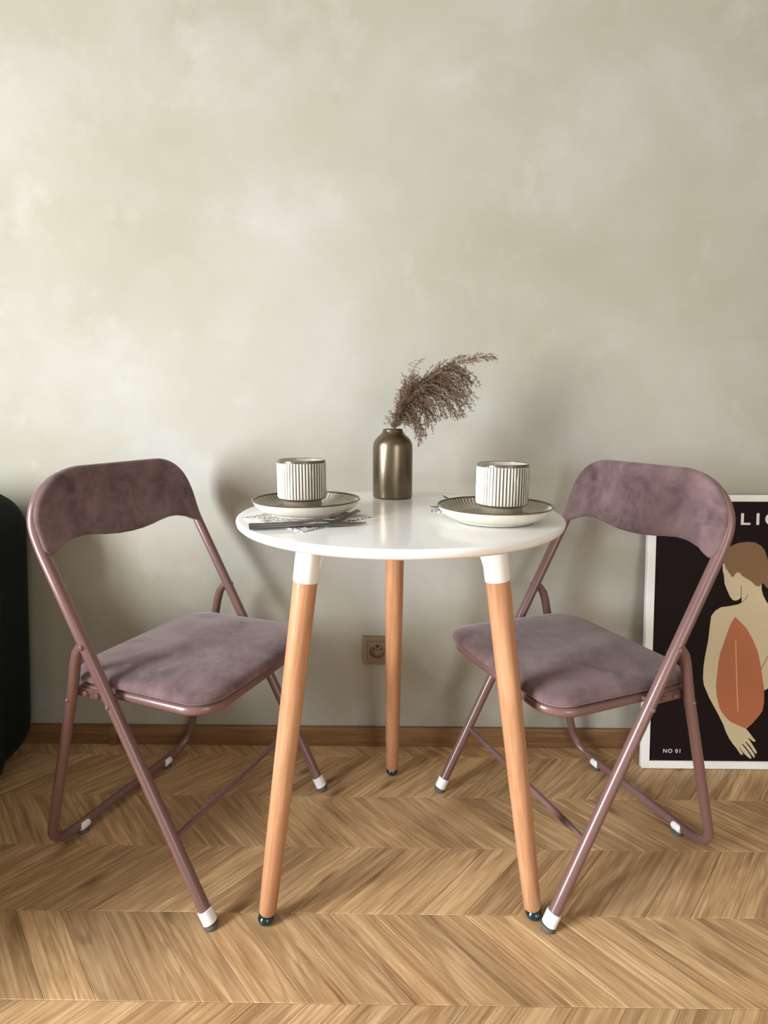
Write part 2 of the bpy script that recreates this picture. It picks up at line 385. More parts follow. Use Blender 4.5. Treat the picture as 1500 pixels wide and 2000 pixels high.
# ------------------------------------------------------------------ folding chairs
KL = 0.528; HW = 0.2087; ZB = 0.70
def ty(z):
    """side profile of the main tube: y at height z"""
    if z <= 0.66: return -KL * z
    if z >= 0.78: return -0.38016 - 0.03 * (z - 0.78)
    q = (z - 0.66) / 0.12
    return -KL * 0.66 - (KL * 0.12) * (q - 0.5 * q * q)
CY = lambda z: ty(z)
def make_chair(tone):
    root = empty('folding_chair', (0, 0, 0))
    FP = MAT['frame_paint']
    # main frame: inverted U in one tube
    pts = []
    zt = 0.813; rc = 0.105
    side = [(HW, ty(z), z) for z in (0.022, 0.15, 0.3, 0.45, 0.6, 0.66, 0.675, 0.69, 0.705)]
    arc = []
    for k in range(0, 13):
        a = math.pi / 2 * k / 12
        x = HW - rc + rc * math.cos(a); z = zt - rc + rc * math.sin(a)
        arc.append((x, ty(z), z))
    half = side + arc
    full = half + [(-x, y_, z) for x, y_, z in reversed(half)]
    bm = B(); tube(bm, full, 0.0112, 16); obj('main_frame', bm, FP, root)
    # front cross bar
    bm = B(); z = 0.155; tube(bm, [(-HW + 0.009, -KL * z, z), (-0.15, -KL * z, z), (0.15, -KL * z, z), (HW - 0.009, -KL * z, z)], [0.0045, 0.0068, 0.0068, 0.0045], 12)
    obj('cross_bar', bm, FP, root)
    # rear U frame
    wr = 0.2065; yb = -0.431
    ctrl = []
    prof = [(-0.2690, 0.5060), (-0.2800, 0.4985), (-0.2910, 0.4830), (-0.2990, 0.4600), (-0.3065, 0.4290), (-0.317, 0.390), (-0.3266, 0.36)]
    near = [(wr, a, c) for a, c in prof]
    corner = smooth_path([((wr, -0.3266, 0.36), 0), ((wr, yb, 0.020), 0.055), ((-wr, yb, 0.020), 0.055), ((-wr, -0.3266, 0.36), 0)])
    pts = near[:-1] + [tuple(p) for p in corner] + [(-x, a, c) for x, a, c in reversed(near[:-1])]
    n = len(pts); rr = [0.0102] * n; rr[0] = rr[-1] = 0.0068; rr[1] = rr[-2] = 0.0090
    bm = B(); tube(bm, pts, rr, 14); obj('rear_frame', bm, FP, root)
    # seat frame (tray tube under the cushion) and cross support
    sx = 0.181
    ctrl = [((sx, -0.325, 0.401), 0), ((sx, -0.012, 0.4065), 0.055), ((-sx, -0.012, 0.4065), 0.055), ((-sx, -0.325, 0.401), 0)]
    bm = B(); tube(bm, smooth_path(ctrl), 0.0105, 12)
    tube(bm, [(-sx, -0.30, 0.401), (sx, -0.30, 0.401)], 0.006, 10); obj('seat_frame', bm, FP, root)
    # brackets joining the seat frame to the rear legs
    for s in (1, -1):
        bm = B(); box(bm, (s * 0.1925 - 0.0015, -0.322, 0.386), (s * 0.1925 + 0.0015, -0.235, 0.405), 0.001, 1)
        br = obj('bracket', bm, FP, root)
        bm = B()
        for yy in (-0.292, -0.262): disc(bm, (s * 0.1937, yy, 0.3955), (s, 0, 0), 0.006, 0.007, 10, 0, 1)
        obj('bolt', bm, FP, br)
    # bolts on the tubes
    for s in (1, -1):
        bm = B(); disc(bm, (s * (HW + 0.0095), ty(0.503) + 0.002, 0.503), (s, 0, 0), 0.0052, 0.005, 12, 0, 1); obj('bolt', bm, FP, root)
        bm = B(); disc(bm, (s * (HW + 0.0095), ty(0.395), 0.395), (s, 0, 0), 0.0045, 0.0045, 12, 0, 1); obj('bolt', bm, FP, root)
        bm = B(); disc(bm, (s * (wr + 0.0085), -0.3185, 0.385), (s, 0, 0), 0.0045, 0.0045, 12, 0, 1); obj('bolt', bm, FP, root)
        bm = B(); tube(bm, [(s * 0.188, ty(0.405) , 0.405), (s * 0.203, ty(0.405), 0.405)], 0.005, 10); obj('hinge_pin', bm, FP, root)
    # plastic end caps with felt
    for s in (1, -1):
        d = Vector((0, -KL, 1)).normalized(); p = Vector((s * HW, 0.0, 0.0))
        bm = B(); tube(bm, [p + d * 0.0095, p + d * 0.012, p + d * 0.036, p + d * 0.0365], [0.0110, 0.0134, 0.0134, 0.0115], 18)
        cp = obj('foot_cap', bm, MAT['white_plastic'], root)
        bm = B(); tube(bm, [(s * HW, -0.0035, 0.0004), (s * HW, -0.004, 0.003), (s * HW, -0.0055, 0.0075)], [0.0125, 0.0136, 0.0120], 18); obj('felt_pad', bm, MAT['felt'], cp)
        bm = B(); tube(bm, [(s * 0.1267 - 0.012, yb + 0.0032, 0.0178), (s * 0.1267 - 0.008, yb + 0.0032, 0.0178), (s * 0.1267 + 0.008, yb + 0.0032, 0.0178), (s * 0.1267 + 0.012, yb + 0.0032, 0.0178)], [0.0080, 0.0104, 0.0104, 0.0080], 16)
        cp = obj('foot_cap', bm, MAT['white_plastic'], root)
        bm = B(); tube(bm, [(s * 0.1267, yb + 0.002, 0.0004), (s * 0.1267, yb + 0.002, 0.0085)], [0.0115, 0.0115], 16); obj('felt_pad', bm, MAT['felt'], cp)
    # seat cushion
    hw, y0, y1 = 0.193, -0.362, 0.004
    outline = []
    def corner(cx, cy, r, a0):
        for k in range(9):
            a = math.radians(a0 + 90 * k / 8); outline.append((cx + r * math.cos(a), cy + r * math.sin(a)))
    rf, rb = 0.060, 0.075
    corner(hw - rf, y1 - rf, rf, 0); 
    for k in range(1, 12): outline.append((hw - rf - (2 * hw - 2 * rf) * k / 12, y1 + 0.004 * math.sin(math.pi * k / 12)))
    corner(-hw + rf, y1 - rf, rf, 90); 
    for k in range(1, 10): outline.append((-hw, y1 - rf + (y0 + rb - y1 + rf) * k / 10))
    corner(-hw + rb, y0 + rb, rb, 180)
    for k in range(1, 12): outline.append((-hw + rb + (2 * hw - 2 * rb) * k / 12, y0))
    corner(hw - rb, y0 + rb, rb, 270)
    for k in range(1, 10): outline.append((hw, y0 + rb + (y1 - rf - y0 - rb) * k / 10))
    n = len(outline); cx, cy = 0, (y0 + y1) / 2
    nor = []
    for i in range(n):
        p = Vector(outline[i - 1]); q = Vector(outline[(i + 1) % n]); d = (q - p).normalized(); nor.append(Vector((-d.y, d.x)))
    bm = B(); rings = []
    def ring(inset, z, amp=0):
        r = []
        for i in range(n):
            if inset < 0.05: x_, y_ = outline[i][0] + nor[i].x * inset, outline[i][1] + nor[i].y * inset
            else:
                f = 1 - inset; x_, y_ = cx + (outline[i][0] - cx) * f, cy + (outline[i][1] - cy) * f
            r.append(bm.verts.new((x_, y_, z - 0.0035 + (y_ + 0.18) * 0.022 + amp * math.sin(x_ * 41 + 1.3) * math.cos(y_ * 37))))
        rings.append(r)
    ring(0.9, 0.4195); ring(0.5, 0.4195); ring(0.012, 0.4195); ring(0.005, 0.4205); ring(0.0, 0.4245); ring(-0.001, 0.428); ring(0.001, 0.433); ring(0.006, 0.438); ring(0.014, 0.4415); ring(0.03, 0.4435)
    for q, z in ((0.22, 0.446), (0.35, 0.4475), (0.5, 0.4485), (0.65, 0.449), (0.8, 0.4492), (0.93, 0.4493)): ring(q, z, 0.0008)
    for a, c in zip(rings, rings[1:]):
        for k in range(n): bm.faces.new((a[k], a[(k + 1) % n], c[(k + 1) % n], c[k]))
    bm.faces.new(rings[0]); bm.faces.new(rings[-1])
    seat = obj('seat', bm, MAT['velvet'], root, smooth=60)
    # seat tray lip
    # backrest pad
    NX, NZ = 64, 22; xe = 0.2135
    def zhi(x):
        a = abs(x); r = 0.112; c = xe - r
        return 0.8265 if a <= c else 0.8265 - r + math.sqrt(max(0, r * r - (a - c) ** 2))
    def zlo(x):
        a = abs(x)
        K = [(0, 0.6745), (0.03, 0.6755), (0.06, 0.679), (0.09, 0.684), (0.115, 0.6870), (0.14, 0.686), (0.165, 0.6800), (0.184, 0.6705), (0.196, 0.6655), (0.205, 0.6665), (xe, 0.678)]
        for (a0, z0), (a1, z1) in zip(K, K[1:]):
            if a <= a1 + 1e-9:
                q = (a - a0) / (a1 - a0); q = q * q * (3 - 2 * q) * 0.35 + q * 0.65; return z0 + (z1 - z0) * q
        return 0.676
    bm = B(); G = []
    for side_ in (0, 1):
        grid = []
        for i in range(NX + 1):
            u = -1 + 2 * i / NX; u = math.sin(u * math.pi / 2) * 0.9 + u * 0.1; x = xe * u
            zl, zh = zlo(x), zhi(x); col = []
            for j in range(NZ + 1):
                w = j / NZ; w = 0.5 - 0.5 * math.cos(math.pi * w) * (1.0) if True else w
                z = zl + (zh - zl) * w
                ax_ = abs(x); rr_ = 0.112; cc = xe - rr_; d = min(z - zl, (xe - ax_) if z < 0.8265 - rr_ else (0.8265 - z if ax_ < cc else rr_ - math.hypot(ax_ - cc, z - 0.8265 + rr_)))
                e = min(1.0, max(0.0, d / 0.011)); t = math.sqrt(max(0, 1 - (1 - e) ** 2))
                yb_ = ty(z) + 0.004 - 0.008 * (1 - (x / xe) ** 2) * (0.25 + 0.75 * max(0, min(1, (0.80 - z) / 0.12)))
                if side_ == 0: yy = yb_ + 0.004 + 0.010 * t + 0.002 * (1 - (x / xe) ** 2)
                else: yy = yb_ + 0.004 - 0.012 * t
                col.append((x, yy, z))
            grid.append(col)
        G.append(grid)
    V = [[[bm.verts.new(c) for c in col] for col in g] for g in G]
    for s_ in (0, 1):
        for i in range(NX):
            for j in range(NZ):
                bm.faces.new((V[s_][i][j], V[s_][i + 1][j], V[s_][i + 1][j + 1], V[s_][i][j + 1]))
    obj('backrest', bm, MAT['velvet'], root, smooth=70, doubles=0.0004)
    return root
def copy_tree(o, parent=None):
    c = o.copy(); COL.objects.link(c); c.parent = parent
    for ch in list(o.children): copy_tree(ch, c)
    return c
def place_chair(o, x, y, F):
    o.location = (x, y, 0); o.rotation_euler = (0, 0, math.atan2(-F[0], F[1]))
aL, aR = math.radians(112.222), math.radians(113.378)
ch1 = make_chair(0)
ch2 = copy_tree(ch1)
place_chair(ch1, -0.2431, 1.0780, (math.sin(aL), math.cos(aL)))
place_chair(ch2, 0.2065, 1.0800, (-math.sin(aR), math.cos(aR)))
tag(ch1, 'mauve velvet folding chair to the left of the table, next to the dark armchair', 'chair', 'mauve folding chairs at the round table')
tag(ch2, 'mauve velvet folding chair to the right of the table, in front of the framed poster', 'chair', 'mauve folding chairs at the round table')

# ------------------------------------------------------------------ round table
TX, TY, HT = 0.0181, 1.0485, 0.7474
tb = empty('round_table', (TX, TY, 0)); tag(tb, 'small round white table on three tapered beech legs', 'table')
bm = B(); lathe(bm, [(0, HT - 0.018), (0.280, HT - 0.018), (0.2925, HT - 0.0165), (0.2985, HT - 0.011), (0.3, HT - 0.005), (0.2995, HT - 0.0018), (0.2975, HT - 0.0002), (0.294, HT), (0.15, HT), (0, HT)], 160)
obj('tabletop', bm, MAT['lacquer'], tb, smooth=50)
for i, ang in enumerate((210, 330, 90)):
    a = math.radians(ang + 1.989); d = Vector((math.cos(a), math.sin(a), 0))
    foot = d * 0.2879; cp = d * 0.1943 + Vector((0, 0, 0.6436)); ax = (cp - foot).normalized()
    P = lambda z: foot + ax * (z / ax.z)
    bm = B(); uvl = bm.loops.layers.uv.new('grain')
    tube(bm, [P(0.0215), P(0.024), P(0.10), P(0.2), P(0.35), P(0.5), P(0.645)], [0.0140, 0.0158, 0.0172, 0.0184, 0.0197, 0.0207, 0.0213], 28, uv=uvl)
    leg = obj('leg', bm, MAT['beech'], tb)
    bm = B(); tube(bm, [P(0.642), P(0.6436), P(0.68), P(0.7285)], [0.0215, 0.0224, 0.0226, 0.0228], 32)
    # web and mounting plate reaching towards the table centre
    side = Vector((-d.y, d.x, 0))
    top = 0.7288
    prof = [(-0.018, 0.668), (-0.024, 0.697), (-0.034, 0.713), (-0.052, 0.7205), (-0.078, 0.7225), (-0.078, top), (0.0, top), (0.0, 0.668)]
    c0 = P(0.70)
    vs = []
    for sgn in (-1, 1):
        vs.append([bm.verts.new(Vector((P(z).x, P(z).y, 0)) * 0 + Vector((P(z).x if u > -0.02 else c0.x, P(z).y if u > -0.02 else c0.y, 0)) + d * u + side * sgn * 0.016 + Vector((0, 0, z))) for u, z in prof])
    bm.faces.new(vs[0]); bm.faces.new(list(reversed(vs[1])))
    for k in range(len(prof)):
        k2 = (k + 1) % len(prof); bm.faces.new((vs[0][k], vs[0][k2], vs[1][k2], vs[1][k]))
    obj('leg_collar', bm, MAT['white_plastic'], leg)
    bm = B(); lathe(bm, [(0, 0.0005), (0.008, 0.0005), (0.0115, 0.003), (0.0145, 0.0075), (0.0152, 0.0115), (0.0142, 0.0155), (0.0115, 0.0185), (0.0125, 0.0205), (0.0130, 0.023), (0, 0.023)], 28)
    g = obj('foot_glide', bm, MAT['teal'], leg, smooth=50); g.location = foot

# ------------------------------------------------------------------ things on the table
def T(x, y, z=0.0): return (TX + x, TY + y, HT + 0.0002 + z)
# napkins
def napkin(name, corners, label, group):
    root = empty(name, (0, 0, 0)); tag(root, label, 'napkin', group)
    cx = sum(c[0] for c in corners) / 4; cy = sum(c[1] for c in corners) / 4
    root.location = T(cx, cy)
    for k, (z, ins) in enumerate(((0.0, 0.0), (0.00075, 0.003))):
        bm = B(); NG = 10; g = []
        for i in range(NG + 1):
            r = []
            for j in range(NG + 1):
                u, v = i / NG, j / NG
                x = (1 - u) * (1 - v) * corners[0][0] + u * (1 - v) * corners[1][0] + u * v * corners[2][0] + (1 - u) * v * corners[3][0]
                y_ = (1 - u) * (1 - v) * corners[0][1] + u * (1 - v) * corners[1][1] + u * v * corners[2][1] + (1 - u) * v * corners[3][1]
                x = (x - cx) * (1 - ins * 3); y_ = (y_ - cy) * (1 - ins * 3)
                r.append((x, y_, z))
            g.append(r)
        top = [[bm.verts.new((x, y_, z + 0.0007)) for x, y_, z in r] for r in g]; bot = [[bm.verts.new(p) for p in r] for r in g]
        for i in range(NG):
            for j in range(NG):
                bm.faces.new((top[i][j], top[i + 1][j], top[i + 1][j + 1], top[i][j + 1])); bm.faces.new((bot[i][j], bot[i][j + 1], bot[i + 1][j + 1], bot[i + 1][j]))
        for i in range(NG):
            for (a, c) in (((i, 0), (i + 1, 0)), ((i, NG), (i + 1, NG)), ((0, i), (0, i + 1)), ((NG, i), (NG, i + 1))):
                bm.faces.new((top[a[0]][a[1]], top[c[0]][c[1]], bot[c[0]][c[1]], bot[a[0]][a[1]]))
        obj('napkin_layer', bm, MAT['napkin'], root, smooth=0)
    return root
napkin('paper_napkin', [(-0.28, -0.07), (-0.154, -0.189), (-0.05, -0.055), (-0.176, 0.064)], 'floral paper napkin under the left plate, a corner pointing at the table edge', 'folded paper napkins under the plates')
napkin('paper_napkin', [(0.060, 0.012), (0.156, -0.072), (0.250, 0.012), (0.156, 0.096)], 'floral paper napkin almost hidden under the right plate', 'folded paper napkins under the plates')
NAPZ = 0.0016
# plates
def make_plate():
    NR = 84; SEG = NR * 4
    prof = [(0, 0.0030), (0.055, 0.0030), (0.060, 0.0), (0.067, 0.0), (0.0685, 0.0025), (0.076, 0.0045), (0.087, 0.010), (0.0945, 0.0175), (0.0988, 0.0245), (0.1000, 0.0262), (0.0990, 0.0274), (0.0970, 0.0270),
            (0.0955, 0.0245), (0.0915, 0.0185), (0.0850, 0.0130), (0.0770, 0.0096), (0.0680, 0.0082), (0.060, 0.0078), (0, 0.0076)]
    def fr(k, i):
        if 12 <= i <= 16: return 0.0009 if (k % 4) in (0, 1) else -0.0005
        return 0
    def mis(i, k):
        if i <= 7: return 0
        if i <= 11: return 1
        if 12 <= i <= 15: return 0 if (k % 4) in (1, 2) else 2
        return 2
    bm = B(); lathe(bm, prof, SEG, fr=fr, mis=mis)
    return bm
def plate(x, y, z, label):
    o = obj('plate', make_plate(), [MAT['glaze'], MAT['glaze_rim'], MAT['glaze_grey']], smooth=40)
    tag(o, label, 'plate', 'ribbed stoneware plates on the round table'); o.location = T(x, y, z); return o
plate(-0.1731, -0.0171, NAPZ, 'shallow ribbed stoneware plate with brown rim, left on the table')
plate(0.1636, -0.0800, NAPZ, 'shallow ribbed stoneware plate with brown rim, right on the table')
def make_cup():
    NR = 50; SEG = NR * 6; R_ = 0.0442; H = 0.0905
    prof = [(0, 0.002), (0.030, 0.002), (0.0325, 0.0), (0.0345, 0.0005), (0.0355, 0.003), (0.0357, 0.0165), (0.0375, 0.0175), (0.0420, 0.0190), (R_ - 0.0003, 0.0215), (R_, 0.0245), (R_, 0.050), (R_, 0.0835), (R_ - 0.0001, 0.0855), (R_, 0.0885), (R_ - 0.0008, 0.0903), (R_ - 0.0022, 0.0905),
            (R_ - 0.0032, 0.0895), (R_ - 0.0036, 0.082), (R_ - 0.0042, 0.050), (R_ - 0.006, 0.026), (0.030, 0.0205), (0, 0.0195)]
    def fr(k, i):
        if 9 <= i <= 11: return 0.0006 if (k % 6) not in (4, 5) else -0.0009
        return 0
    def mis(i, k):
        if i in (7, 12): return 1
        if 8 <= i <= 11: return 1 if (k % 6) in (3, 4, 5) and i in (8, 9, 10, 11) and not ((k % 6) == 3) else 0
        if 13 <= i <= 15: return 2
        if i >= 16: return 3
        return 4
    bm = B(); lathe(bm, prof, SEG, fr=fr, mis=mis); return bm
def cup(x, y, z, rot, label):
    o = obj('cup', make_cup(), [MAT['glaze'], MAT['glaze_groove'], MAT['glaze_rim'], MAT['glaze_in'], MAT['glaze_grey']], smooth=40)
    tag(o, label, 'cup', 'ribbed stoneware cups on the plates'); o.location = T(x, y, z); o.rotation_euler = (0, 0, rot); return o
cup(-0.1810, -0.0171, NAPZ + 0.0079, 0.02, 'handleless cream cup with dark vertical ribs standing on the left plate')
cup(0.1755, -0.0800, NAPZ + 0.0079, 0.06, 'handleless cream cup with dark vertical ribs standing on the right plate')
# cutlery: local X along the length, handle end at 0
def strip(bm, prof):
    """prof: (x, halfwidth, z, halfthick) stations"""
    rings = []
    for x, w, z, t in prof:
        rings.append([bm.verts.new((x, a * w, z + c * t)) for a, c in ((-1, -0.5), (-0.8, -1), (0.8, -1), (1, -0.5), (1, 0.5), (0.8, 1), (-0.8, 1), (-1, 0.5))])
    for a, c in zip(rings, rings[1:]):
        for k in range(8): bm.faces.new((a[k], a[(k + 1) % 8], c[(k + 1) % 8], c[k]))
    bm.faces.new(rings[0]); bm.faces.new(rings[-1])
def fork(label, loc, rz):
    root = empty('fork', loc, rz); tag(root, label, 'fork', 'steel forks beside the plates')
    bm = B(); strip(bm, [(0, 0.0042, 0.0030, 0.0026), (0.004, 0.0046, 0.0030, 0.0030), (0.06, 0.0038, 0.0030, 0.0026), (0.085, 0.0028, 0.0040, 0.0020), (0.11, 0.0024, 0.0052, 0.0015), (0.128, 0.0040, 0.0040, 0.0011), (0.137, 0.0085, 0.0026, 0.0009), (0.146, 0.0112, 0.0026, 0.0009), (0.152, 0.0116, 0.0040, 0.0009)])
    h = obj('handle', bm, MAT['steel'], root)
    for k in range(4):
        yy = (-1.5 + k) * 0.0062
        bm = B(); strip(bm, [(0.150, 0.0021, 0.0036, 0.0009), (0.160, 0.0018, 0.0078, 0.0009), (0.172, 0.0015, 0.0140, 0.0008), (0.184, 0.0010, 0.0196, 0.0006)])
        for v in bm.verts: v.co.y += yy
        obj('tine', bm, MAT['steel'], h)
    return root
def knife(label, loc, rz):
    root = empty('table_knife', loc, rz); tag(root, label, 'knife', 'steel table knives beside the plates')
    bm = B(); strip(bm, [(0, 0.0040, 0.0032, 0.0026), (0.004, 0.0046, 0.0032, 0.0031), (0.075, 0.0040, 0.0032, 0.0028), (0.092, 0.0033, 0.0026, 0.0016)]); obj('handle', bm, MAT['steel'], root)
    bm = B(); strip(bm, [(0.090, 0.0050, 0.0020, 0.0011), (0.10, 0.0085, 0.0020, 0.0009), (0.16, 0.0088, 0.0020, 0.0008), (0.182, 0.0062, 0.0020, 0.0007), (0.191, 0.0018, 0.0020, 0.0005)]); obj('blade', bm, MAT['steel'], root)
    return root
fork('steel fork on the napkin before the left plate, tines rising to the right', T(-0.246, -0.159, NAPZ), math.atan2(0.056, 0.176))
knife('steel table knife lying beside the fork, nearest the table edge before the left plate', T(-0.241, -0.177, NAPZ), math.atan2(0.052, 0.184))
fork('steel fork behind the right plate, only its tine tips showing', T(0.272, 0.070, NAPZ), math.atan2(-0.004, -0.184))
knife('steel table knife behind the right plate, its tip poking out at the left', T(0.252, 0.038, NAPZ), math.atan2(0.004, -0.19))

# bronze vase
bm = B(); prof = [(0, 0.0), (0.0405, 0.0), (0.0428, 0.0015), (0.0437, 0.005), (0.0437, 0.107), (0.0431, 0.115), (0.0415, 0.1215), (0.0380, 0.1280), (0.0330, 0.1335), (0.0282, 0.1375), (0.0248, 0.1410), (0.0228, 0.1445), (0.0220, 0.1475), (0.0214, 0.1500), (0.0203, 0.1508), (0.0190, 0.1500), (0.0180, 0.140), (0.018, 0.10), (0, 0.10)]
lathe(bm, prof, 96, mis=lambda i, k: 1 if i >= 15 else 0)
vase = obj('vase', bm, [MAT['bronze'], MAT['bronze_dark']], smooth=50); vase.location = T(-0.0127, 0.1926)
tag(vase, 'brushed bronze bottle vase with a short neck in the middle of the table', 'vase')

# dried reed plume: local origin at the vase mouth, x right, z up (metres)
rd = empty('dried_reed', T(-0.0127, 0.1926, 0.151)); tag(rd, 'brown dried reed plume leaning right out of the bronze vase', 'dried plant')
def bez(p0, p1, p2, n): return [(p0 * (1 - t) ** 2 + p1 * 2 * t * (1 - t) + p2 * t * t) for t in [i / n for i in range(n + 1)]]
rng = random.Random(11)
V3 = Vector
main = bez(V3((-0.006, 0, -0.045)), V3((0.022, 0, 0.150)), V3((0.215, -0.01, 0.152)), 30)
stem2 = bez(V3((0.002, 0.004, -0.045)), V3((0.005, 0.01, 0.09)), V3((0.062, 0.012, 0.150)), 20)
stem3 = bez(V3((-0.004, -0.006, -0.045)), V3((0.0, -0.01, 0.02)), V3((-0.016, -0.014, 0.014)), 10)
bm = B()
tube(bm, main, [0.0018 - 0.0013 * i / 30 for i in range(31)], 6); tube(bm, stem2, [0.0011 - 0.0008 * i / 20 for i in range(21)], 5)
obj('stem', bm, MAT['reed_stem'], rd)
bm = B()
def spikelet(p, d, L, w):
    if min(p.z, (p + d.normalized() * L).z) < 0.003 and max(math.hypot(p.x, p.y), math.hypot((p + d.normalized() * L).x, (p + d.normalized() * L).y)) < 0.024: return
    if p.z < -0.008 and math.hypot(p.x, p.y) < 0.050: return
    d = d.normalized(); s = d.cross(V3((rng.uniform(-1, 1), rng.uniform(-1, 1), rng.uniform(-1, 1))))
    if s.length < 1e-3: return
    s = s.normalized() * w; t = d.cross(s).normalized() * w
    m = p + d * L * 0.4
    a = bm.verts.new(p); e = bm.verts.new(p + d * L); q = [bm.verts.new(m + s), bm.verts.new(m + t * 0.9 - s * 0.5), bm.verts.new(m - t * 0.9 - s * 0.5)]
    for k in range(3): bm.faces.new((a, q[k], q[(k + 1) % 3])); bm.faces.new((e, q[(k + 1) % 3], q[k]))
def branch(path, dens, L0, w0=0.00055):
    n = len(path) - 1
    tube(bm, path, [0.00035] * (n + 1), 3, cap=False)
    for i in range(n):
        seg = path[i + 1] - path[i]; d = seg.normalized()
        cnt = max(1, int(seg.length * dens))
        for k in range(cnt):
            p = path[i] + seg * rng.random()
            o = V3((rng.gauss(0, 1), rng.gauss(0, 1), rng.gauss(0, 1))).normalized()
            dd = d * rng.uniform(0.6, 1.4) + o * 0.75
            taper = 1 - 0.35 * (i / n)
            if rng.random() < 0.35:      # small side twig with three spikelets
                q = p + dd.normalized() * L0 * rng.uniform(0.7, 1.5)
                spikelet(p, q - p, (q - p).length, 0.00022)
                for _ in range(3):
                    spikelet(p + (q - p) * rng.uniform(0.4, 1), dd + V3((rng.gauss(0, .6), rng.gauss(0, .6), rng.gauss(0, .6))), L0 * rng.uniform(0.5, 0.9) * taper, w0)
            else: spikelet(p, dd, L0 * rng.uniform(0.6, 1.2) * taper, w0)
# targets: (start fraction on the main stem, tip x, tip z) read as an irregular fan hanging from the arched stem
tips = [(0.30, 0.063, -0.030), (0.31, 0.070, -0.018), (0.33, 0.060, -0.006), (0.34, 0.083, 0.006), (0.36, 0.092, 0.014), (0.38, 0.104, 0.020), (0.40, 0.118, 0.024), (0.42, 0.130, 0.034),
        (0.44, 0.142, 0.028), (0.47, 0.163, 0.024), (0.50, 0.160, 0.040), (0.52, 0.152, 0.056), (0.55, 0.172, 0.066), (0.58, 0.178, 0.060), (0.60, 0.168, 0.080), (0.63, 0.182, 0.096), (0.66, 0.180, 0.104), (0.68, 0.170, 0.110),
        (0.25, 0.052, 0.016), (0.27, 0.046, 0.004), (0.29, 0.075, 0.030), (0.35, 0.10, 0.045), (0.40, 0.125, 0.06), (0.45, 0.14, 0.08), (0.5, 0.155, 0.098), (0.33, 0.085, 0.06), (0.28, 0.06, 0.045), (0.24, 0.04, 0.03), (0.38, 0.11, 0.08),
        (0.22, 0.030, 0.055), (0.25, 0.035, 0.085), (0.3, 0.055, 0.10), (0.35, 0.085, 0.105), (0.42, 0.11, 0.118), (0.2, 0.022, 0.035), (0.22, 0.03, 0.01), (0.3, 0.072, 0.075), (0.36, 0.095, 0.095),
        (0.14, 0.020, 0.022), (0.16, 0.012, 0.040), (0.18, 0.018, 0.060), (0.20, 0.042, 0.020), (0.22, 0.045, 0.040), (0.24, 0.030, 0.075), (0.26, 0.05, 0.06), (0.28, 0.06, 0.055), (0.32, 0.075, 0.09), (0.20, 0.034, 0.006), (0.24, 0.058, 0.030), (0.30, 0.045, 0.085), (0.34, 0.055, 0.08), (0.38, 0.075, 0.095), (0.30, 0.03, 0.09), (0.44, 0.12, 0.10), (0.5, 0.13, 0.115), (0.2, 0.018, 0.085), (0.22, 0.026, 0.105), (0.26, 0.04, 0.112), (0.3, 0.058, 0.118), (0.16, 0.010, 0.055), (0.15, 0.0, 0.028), (0.2, 0.03, 0.095), (0.24, 0.045, 0.10)]
for (f, x, z) in tips:
    for rep in range(5):
        i = min(28, max(3, int(f * 30 + rng.gauss(0, 1.2)))); p0 = main[i] + V3((rng.gauss(0, .003), rng.gauss(0, .003), rng.gauss(0, .003)))
        p2 = V3((x * rng.uniform(0.86, 1.03) + rng.gauss(0, 0.004), rng.gauss(0, 0.018), z + rng.gauss(0, 0.006)))
        md = (p0 + p2) * 0.5; ln = (p2 - p0).length
        p1 = md + V3((0.10 * ln + 0.004, rng.gauss(0, 0.006), 0.30 * ln))
        branch(bez(p0, p1, p2, 10), 640, 0.0074, 0.0008)
# fringe along the main stem towards its tip
for i in range(14, 30):
    for rep in range(4):
        p0 = main[i]; d = main[i + 1] - main[i]
        L = 0.036 * (1 - (i - 14) / 26)
        s = -1 if rng.random() < 0.72 else 0.8
        p2 = p0 + d.normalized() * L * 1.1 + V3((0, rng.gauss(0, 0.006), s * L * 0.42))
        branch(bez(p0, (p0 + p2) / 2 + V3((0.002, 0, 0.004)), p2, 6), 640, 0.0058)
branch(main[16:], 420, 0.006)
# thin upright sprig and small tuft at the neck
branch(stem2[8:], 420, 0.0048, 0.0005)
for i in (12, 14, 16, 17, 18, 19):
    p0 = stem2[i]
    for s in (-1, 1):
        p2 = p0 + V3((s * rng.uniform(0.006, 0.018), rng.gauss(0, 0.004), rng.uniform(-0.002, 0.008)))
        branch(bez(p0, (p0 + p2) / 2 + V3((0, 0, 0.003)), p2, 4), 420, 0.0045, 0.0005)
for k in range(12):
    p2 = V3((rng.uniform(-0.022, 0.026), rng.gauss(0, 0.008), rng.uniform(0.008, 0.030)))
    branch(bez(V3((rng.uniform(-.008, .008), rng.gauss(0, .004), -0.006)), V3((p2.x * 0.5, p2.y * 0.4, p2.z * 0.7)), p2, 5), 520, 0.0062)
for k in range(14):
    i = rng.randint(9, 13); p0 = main[i]; p2 = p0 + V3((rng.uniform(-0.022, 0.012), rng.gauss(0, 0.01), rng.uniform(0.0, 0.03)))
    branch(bez(p0, (p0 + p2) / 2, p2, 4), 520, 0.0062)
tag(obj('plume', bm, MAT['reed'], rd, smooth=0), kind='stuff')

# ------------------------------------------------------------------ wall socket
so = empty('wall_socket', (-0.0335, YB, 0.2867)); tag(so, 'taupe square wall socket low on the wall behind the table leg', 'socket')
def sring(bm, r0, r1, z0, z1, seg=40, mi=0): pass
bm = B(); w = 0.0408
